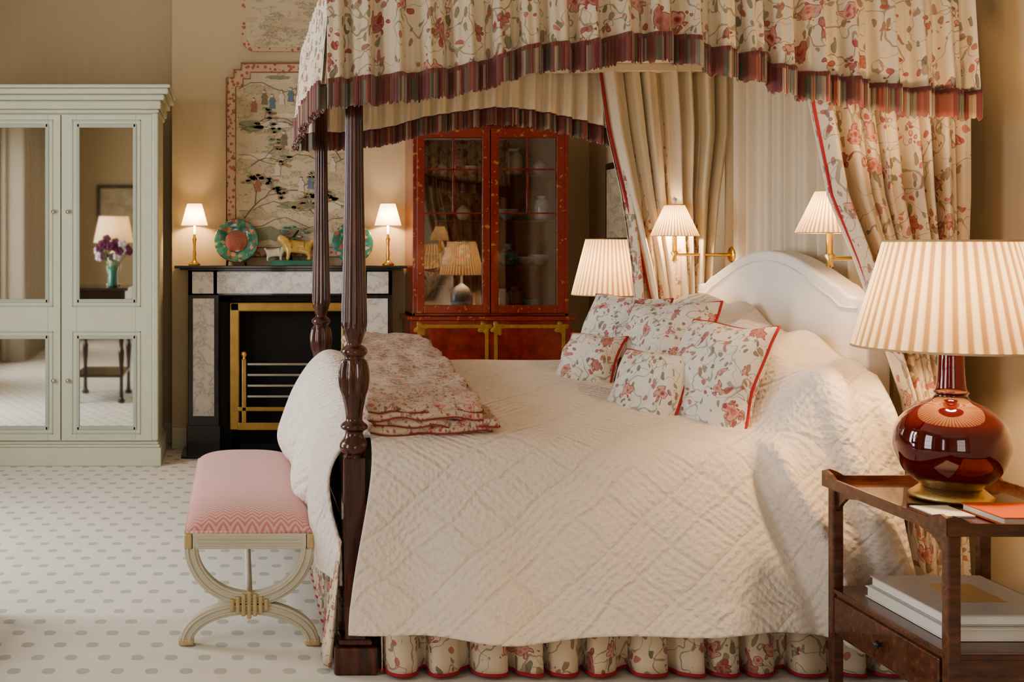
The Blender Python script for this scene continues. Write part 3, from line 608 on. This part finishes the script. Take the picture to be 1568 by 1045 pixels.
# canopy
can=empty("bed_canopy",(1.4,5.1,2.4))
boxes("tester_roof",[(.34,2.64,4.11,6.05,2.47,2.50)],M['lining'],can,.004)
boxes("tester_frame",[(.36,2.64,4.24,4.32,2.43,2.47),(.36,2.64,5.95,6.03,2.43,2.47),(.36,.46,4.24,6.03,2.43,2.47)],M['lining'],can,.004)
def valance(nm,P0,P1,out,zb,ztop,n,amp):
    Lh=math.hypot(P1[0]-P0[0],P1[1]-P0[1]); fh=.100
    def base(u,off,k):
        px=P0[0]+(P1[0]-P0[0])*u; py=P0[1]+(P1[1]-P0[1])*u
        w=amp*(pl(u,n)+.45*pl(u,n*2.3,1.1))*(.45+.55*k)+off+.03*k
        return px+out[0]*w,py+out[1]*w
    def key(u): return (P0[0]+(P1[0]-P0[0])*u) if abs(out[1])>.5 else u
    nu=int(Lh*170)
    def fab(off):
        def f(u,v):
            b=interp(zb,key(u))+fh*.9
            x,y=base(u,off,1-v); return (x,y,b+(ztop-b)*v)
        return f
    surf(nm+"_chintz",fab(.006),nu,8,M['floral'],can,Lh,.4)
    surf(nm+"_lining",fab(-.008),nu,8,M['lining'],can,Lh,.4)
    rj=random.Random(len(nm)*7)
    jit=[rj.uniform(-.008,.008) for _ in range(nu*2+2)]
    def fr(u,v):
        b=interp(zb,key(u)); i=int(u*nu*2)
        zt=b+fh; x,y=base(u,.014,1.0)
        return (x,y,zt-(zt-b+jit[i])*v)
    surf(nm+"_fringe",fr,nu*2,4,M['fringe'],can,Lh,1,thick=.006)
zn=[(.306,2.023),(.62,2.05),(.757,2.068),(.89,2.10),(.98,2.135),(1.05,2.15),(1.207,2.155),(1.32,2.18),(1.43,2.187),(1.567,2.18),(1.624,2.147),(1.748,2.12),(1.838,2.115),(1.86,2.08),(1.973,2.052),(2.108,2.034),(2.288,2.0),(2.513,1.985)]
zf=[(.36,2.04),(.628,2.047),(.797,2.074),(.966,2.124),(1.135,2.15),(1.338,2.175),(1.473,2.168),(1.64,2.14),(1.81,2.10),(1.91,2.067),(2.5,2.0)]
valance("near_valance",(.31,4.11),(2.56,4.11),(0,-1),zn,2.54,20,.030)
valance("far_valance",(.33,6.06),(2.56,6.06),(0,1),zf,2.54,24,.022)
valance("foot_valance",(.335,4.10),(.335,6.06),(-1,0),[(0,2.025),(.3,2.05),(.5,2.07),(.7,2.06),(1,2.035)],2.54,20,.014)
# bed curtains
def rowcurtain(nm,rows,y,n,amp,mat,parent,nu=260,nv=40,yo=0):
    rows=sorted(rows)
    def f(u,v):
        z=rows[0][0]+(rows[-1][0]-rows[0][0])*v
        a,b=interp(rows,z)
        w=amp*(pl(u,n)+.35*pl(u,n*2.2,.7))
        return (a+(b-a)*u+.3*amp*pl(u,n,1.5),y+w+yo,z)
    return surf(nm,f,nu,nv,mat,parent,1,2),f
cur=empty("bed_curtain",(2.35,4.28,1.2))
rn=[(.02,2.42,2.62),(.30,2.42,2.60),(.97,2.40,2.56),(1.18,2.33,2.56),(1.49,2.22,2.59),(1.73,2.12,2.60),(2.07,2.05,2.60),(2.46,2.00,2.56)]
o,f=rowcurtain("chintz",rn,4.20,8,.042,M['floral'],cur); rowcurtain("lining",rn,4.20,8,.042,M['lining'],cur,yo=.012)
tube("red_edge",[f(0,i/40) for i in range(41)],.006,M['pipe'],cur,6)
cur=empty("bed_curtain",(2.2,6.0,1.3))
rf=[(.1,2.15,2.36),(1.2,2.12,2.40),(1.47,2.06,2.42),(1.8,1.97,2.45),(2.13,1.89,2.5),(2.46,1.84,2.5)]
o,f=rowcurtain("lining",rf,5.99,7,.034,M['lining'],cur)
tube("red_edge",[f(0,i/40) for i in range(41)],.007,M['pipe'],cur,6)
rf2=[(.1,2.07,2.36),(1.2,2.035,2.40),(1.47,2.01,2.42),(1.8,1.96,2.45),(2.13,1.885,2.5),(2.46,1.84,2.5)]
rowcurtain("chintz",rf2,5.99,7,.034,M['floral'],cur,yo=.02)
back=empty("bed_head_drapery",(2.52,5.1,1.7))
surf("pleated_panel",lambda u,v:(2.515+.030*pl(u,13)+.007*pl(u,41),4.26+1.78*u,.5+1.97*v),400,4,M['lining'],back,2,2)
# quilt
e=empty("folded_quilt",(.7,5.1,.95))
def softslab(nm,x0,x1,y0,y1,t,zoff,mat,seed):
    bm=bmesh.new(); bmesh.ops.create_cube(bm,size=1)
    for v in bm.verts: v.co=Vector(((x0+x1)/2+v.co.x*(x1-x0),(y0+y1)/2+v.co.y*(y1-y0),v.co.z*t))
    bmesh.ops.bevel(bm,geom=list(bm.edges),offset=t*.48,segments=4,profile=.5,affect='EDGES')
    long=[ed for ed in bm.edges if ed.calc_length()>.2]
    bmesh.ops.subdivide_edges(bm,edges=long,cuts=30,use_grid_fill=True)
    def warp(c):
        c=Vector(c); x,y=c.x,c.y
        zb=bedtop(x,max(y,4.34))+zoff+.018*sm(5.2,5.7,y)
        zl=c.z
        c.z+=zb+t/2+.012*noise.noise(Vector((x*6,y*6,seed*.6)))+.012*noise.noise(Vector((x*13,y*13,seed)))
        c.y+=.022*noise.noise(Vector((x*8,seed*3,zl*10))); c.x+=.022*noise.noise(Vector((y*7,seed*5,0)))
        c.x+=.07*sm(4.3,5.9,y)*(1-(x-.47)/.5)-.02*sm(4.3,5.9,y)
        return c
    for v in bm.verts: v.co=warp(v.co)
    me=DT.meshes.new(nm); bm.to_mesh(me); bm.free(); me.materials.append(mat)
    for p in me.polygons: p.use_smooth=True
    link(DT.objects.new(nm,me),e)
    pts=[warp((x0+.01+(x1-x0-.02)*i/20,y0-.001,-t*.32)) for i in range(21)]+[warp((x1+.001,y0+.01+(y1-y0-.02)*i/30,-t*.32)) for i in range(31)]
    tube("quilt_binding",pts,.003,M['piped'],e,6)
for i in range(4):
    softslab("fold_%d"%(i+1),.475,.935-.006*i+.022*math.sin(i*2),4.31+.016*math.sin(i*3),5.88,.036,.002+i*.0265,M['floralq'],i+1.3)
def cushion(w,h,t,c,nrm,roll,mat):
    e=empty("floral_cushion",c); nrm=Vector(nrm).normalized(); up=Vector((0,0,1)); s=up.cross(nrm).normalized(); up=nrm.cross(s).normalized()
    R=Matrix.Rotation(roll,3,nrm); s=R@s; up=R@up; c=Vector(c); n=26
    seed=c.x*13+c.y*3
    def shp(a,b,sg):
        x=w/2*a*(1-.07*(1-b*b)*a*a); y=h/2*b*(1-.07*(1-a*a)*b*b)
        th=t/2*(max(0,(1-a*a)*(1-b*b)))**.42
        th+=.018*noise.noise(Vector((a*2.2+seed,b*2.2,sg)))*min(1,4*(1-a*a)*(1-b*b))
        sag=.012*noise.noise(Vector((a*1.2,b*1.2,seed)))
        return c+s*(x+sag)+up*(y-sag)+nrm*(sg*th+.02*noise.noise(Vector((a*1.5,b*1.5,seed+5))))
    surf("front",lambda u,v:shp(-math.cos(pi*u),-math.cos(pi*v),1),n,n,mat,e)
    surf("back",lambda u,v:shp(-math.cos(pi*u),-math.cos(pi*v),-1),n,n,mat,e)
    q=[-1+i/10 for i in range(20)]
    loop=[shp(a,-1,0) for a in q]+[shp(1,b,0) for b in q]+[shp(-a,1,0) for a in q]+[shp(-1,-b,0) for b in q]
    tube("piping",loop,.0065,M['pipe'],e,6,closed=True)
fc=M['floralc']
cushion(.42,.41,.18,(1.815,5.58,1.125),(-.70,-.5,.50),.0,fc)
cushion(.44,.46,.19,(1.84,5.10,1.10),(-.72,-.48,.5),.04,fc)
cushion(.43,.49,.19,(1.865,4.60,1.02),(-.82,-.38,.42),-.02,fc)
cushion(.29,.31,.14,(1.555,5.22,1.015),(-.66,-.52,.54),.0,fc)
cushion(.33,.34,.15,(1.645,4.72,.965),(-.68,-.50,.54),-.02,fc)
# ---------------------------------------------------------------- bench
e=empty("upholstered_bench",(.05,5.3,0)); bx0,bx1,by0,by1=-.205,.295,4.53,6.08; bc=(bx0+bx1)/2
def seat(u,v):
    a=-math.cos(pi*u); b=-math.cos(pi*v)
    th=((1-abs(a)**3.0)*(1-abs(b)**8))**.45
    return (bc+(bx1-bx0)/2*.985*a,(by0+by1)/2+(by1-by0)/2*.995*b,.437+.085*max(0,th))
surf("seat_pad",seat,30,60,M['pink'],e)
tube("seat_piping",[(bx0+.005,by0+.003,.44),(bx1-.005,by0+.003,.44),(bx1-.005,by1-.003,.44),(bx0+.005,by1-.003,.44)],.007,M['pink'],e,6,closed=True)
boxes("apron",[(bx0,bx1,by0,by0+.035,.375,.437),(bx0,bx1,by1-.035,by1,.375,.437),(bx0,bx0+.035,by0,by1,.375,.437),(bx1-.035,bx1,by0,by1,.375,.437),(bx0+.01,bx1-.01,by0+.01,by1-.01,.42,.438)],M['bench'],e,.004)
boxes("apron_reeds",[(bx0+.05,bx1-.05,by0-.004,by0+.002,z,z+.007) for z in (.388,.402,.416)],M['bench'],e,.002)
for yy_ in (by0+.024,by1-.024):
    w=.226; AN=[(-90+i*6)*pi/180 for i in range(31)]
    def arc(rw,rh,z0,sg,dy): return [(bc+rw*math.sin(a),yy_+dy,z0-sg*rh*math.cos(a)) for a in AN]
    tube("u_leg",arc(w,.205,.385,1,0),0,M['bench'],e,rect=(.026,.022,(0,1,0)))
    tube("arched_foot",arc(w+.018,.135,.012,-1,0),0,M['bench'],e,rect=(.026,.022,(0,1,0)))
    for o_ in (-.012,.012):
        tube("u_reed",arc(w+o_,.205+o_,.385,1,-.024),.004,M['bench'],e,6)
        tube("foot_reed",arc(w+.018+o_,.135+o_,.012,-1,-.024),.004,M['bench'],e,6)
    boxes("gilt_boss",[(bc-.075+i*.022,bc-.075+i*.022+.017,yy_-.034,yy_+.026,.108+.010*abs(i-3),.215-.010*abs(i-3)) for i in range(7)],M['giltp'],e,.005)
    boxes("gilt_cap",[(bx0-.002,bx0+.03,yy_-.028,yy_+.01,.375,.437),(bx1-.03,bx1+.002,yy_-.028,yy_+.01,.375,.437),(bc-w-.048,bc-w+.012,yy_-.026,yy_+.024,0,.03),(bc+w-.012,bc+w+.048,yy_-.026,yy_+.024,0,.03)],M['giltp'],e,.008)
    boxes("leg_top",[(bx0-.0,bx0+.05,yy_-.023,yy_+.021,.33,.38),(bx1-.05,bx1,yy_-.023,yy_+.021,.33,.38)],M['bench'],e,.01)
tube("stretcher",[(bc,by0+.02,.165),(bc,by1-.02,.165)],.014,M['bench'],e,12)
# ---------------------------------------------------------------- nightstands
def nightstand(x0,x1,y0,y1):
    e=empty("bedside_table",((x0+x1)/2,(y0+y1)/2,0)); w=.036; wd=M['walnut']
    boxes("legs",[(a,a+w,b,b+w,0,.735) for a in (x0,x1-w) for b in (y0,y1-w)],wd,e,.005)
    boxes("tray_top",[(x0-.01,x1+.01,y0-.01,y1+.01,.735,.75)],wd,e,.003)
    def rail(p,q,axis,at,th):
        n=24; pts=[]
        for i in range(n+1):
            t=i/n; d=min(t,1-t)
            z=.792-.022*sm(.05,.13,d)
            if d<.02: z=.786
            pts.append((p+(q-p)*t,z))
        extrude_poly("gallery",[(p,.735)]+pts+[(q,.735)],axis,at,at+th,wd,e)
    rail(y0-.012,y1+.012,'x',x0-.014,.010); rail(y0-.012,y1+.012,'x',x1+.004,.010); rail(x0-.012,x1+.012,'y',y0-.014,.010); rail(x0-.012,x1+.012,'y',y1+.004,.010)
    for xx in (x0+.012,x1-.022):
        for s,yb_ in ((1,y0+w),(-1,y1-w)):
            extrude_poly("bracket",[(yb_,.735),(yb_+s*.14,.735),(yb_+s*.12,.722),(yb_+s*.06,.712),(yb_+s*.03,.69),(yb_,.66)],'x',xx,xx+.012,wd,e)
    boxes("shelf",[(x0+.002,x1-.002,y0+.002,y1-.002,.385,.40)],wd,e,.003)
    boxes("drawer_case",[(x0+.008,x1-.008,y0+.008,y1-.008,.245,.385)],wd,e,.003)
    boxes("drawer_front",[(x0-.002,x0+.01,y0+.045,y1-.045,.257,.375)],wd,e,.004)
    lathe("knob",[(0,.028),(.012,.025),(.014,.016),(.006,.008),(.008,0)],(x0-.002,(y0+y1)/2,.315),M['dark'],e,16,M=Matrix.Rotation(-pi/2,3,'Y'))
    return e
nightstand(1.99,2.52,3.29,3.965)
nightstand(1.80,2.33,6.20,6.80)
def book(name,x0,x1,y0,y1,z0,z1,cov,prt=None):
    e=empty(name,((x0+x1)/2,(y0+y1)/2,z0)); t=.004
    boxes("cover",[(x0,x1,y0,y1,z0,z0+t),(x0,x1,y0,y1,z1-t,z1),(x1-t,x1,y0,y1,z0,z1)],cov,e,.001)
    boxes("pages",[(x0+.005,x1-t,y0+.005,y1-.005,z0+t,z1-t)],M['white'],e,.001)
    if prt: boxes("cover_print",[(x0+.12,x1-.10,y0+.12,y1-.10,z1,z1+.001)],prt,e,0)
    return e
book("hardback_book",2.05,2.42,3.40,3.84,.401,.437,M['white'])
book("hardback_book",2.06,2.42,3.42,3.83,.438,.472,M['grey'],M['giltp'])
book("orange_book",2.17,2.42,3.33,3.53,.752,.776,M['orange'])
boxes("note_card",[(2.045,2.16,3.44,3.58,.7505,.756)],M['white'],None,.001)
tube("pencil",[(2.05,3.60,.755),(2.17,3.585,.755)],.004,M['dark'])
# ---------------------------------------------------------------- console table (seen in the armoire mirrors)
e=empty("console_table",(-1.36,4.55,0)); d_=M['dark']; x0,x1,y0,y1=-1.66,-1.07,4.1,5.0
boxes("top",[(x0,x1,y0,y1,1.10,1.13),(x0+.03,x1-.03,y0+.03,y1-.03,.98,1.10)],d_,e,.006)
for a in (x0+.07,x1-.07):
    for b in (y0+.07,y1-.07):
        lathe("leg",[(.03,0),(.04,.03),(.02,.06),(.018,.3),(.03,.5),(.02,.55),(.035,.75),(.025,.9),(.035,.98)],(a,b,0),d_,e,20,smoothk=3)
boxes("undershelf",[(x0+.05,x1-.05,y0+.05,y1-.05,.25,.275)],d_,e,.004)
e=empty("white_shade_lamp",(-1.27,4.4,1.13)); x,y,z=-1.27,4.4,1.131
lathe("base",[(0,0),(.07,0),(.07,.02),(.03,.04),(.06,.12),(.075,.22),(.05,.32),(.02,.36),(.012,.40),(.012,.6),(0,.6)],(x,y,z),M['ivory'],e,30,smoothk=3)
shade(e,x,y,1.57,1.84,.205,.15,'shadep',.01); point("light",(x,y,1.70),8,e,r=.05)
e=empty("flower_vase",(-1.24,4.78,1.13))
lathe("vase",[(0,0),(.045,0),(.05,.02),(.045,.12),(.06,.2),(.055,.2),(.04,.12),(.04,.02),(0,.02)],(-1.24,4.78,1.131),M['teal'],e,28)
for i in range(20):
    a=i*2.4; rd=.05+.14*rr.random(); hx,hy,hz_=-1.24+rd*math.cos(a),4.78+rd*math.sin(a),1.42+.24*rr.random()
    tube("stem",[(-1.24,4.78,1.2),((-1.24+hx)/2,(4.78+hy)/2,1.38),(hx,hy,hz_)],.003,M['leaf'],e,5)
    mt=M['purple'] if i%4 else M['petalw']
    for k_ in range(5):
        b=2*pi*k_/5
        lathe("petal",[(0,-.006),(.018,-.002),(.023,0),(.016,.003),(0,.004)],(hx+.024*math.cos(b),hy+.012,hz_+.024*math.sin(b)),mt,e,10,M=Matrix.Rotation(pi/2,3,'X'))
# ---------------------------------------------------------------- world and camera
w=DT.worlds.new("world"); scene.world=w; w.use_nodes=True
w.node_tree.nodes["Background"].inputs[0].default_value=(.75,.85,1,1); w.node_tree.nodes["Background"].inputs[1].default_value=.5
cam=DT.cameras.new("camera"); co_=DT.objects.new("camera",cam); scene.collection.objects.link(co_)
co_.location=(0,0,1.55); co_.rotation_euler=(pi/2,0,0)
cam.sensor_fit='HORIZONTAL'; cam.sensor_width=36; cam.lens=1800/1568*36
cam.shift_x=(784-364)/1568; cam.shift_y=-(522.5-375)/1568; cam.clip_start=.05
scene.camera=co_
try:
    scene.view_settings.view_transform='AgX'; scene.view_settings.look='AgX - Medium High Contrast'
except Exception as ex: print(ex)
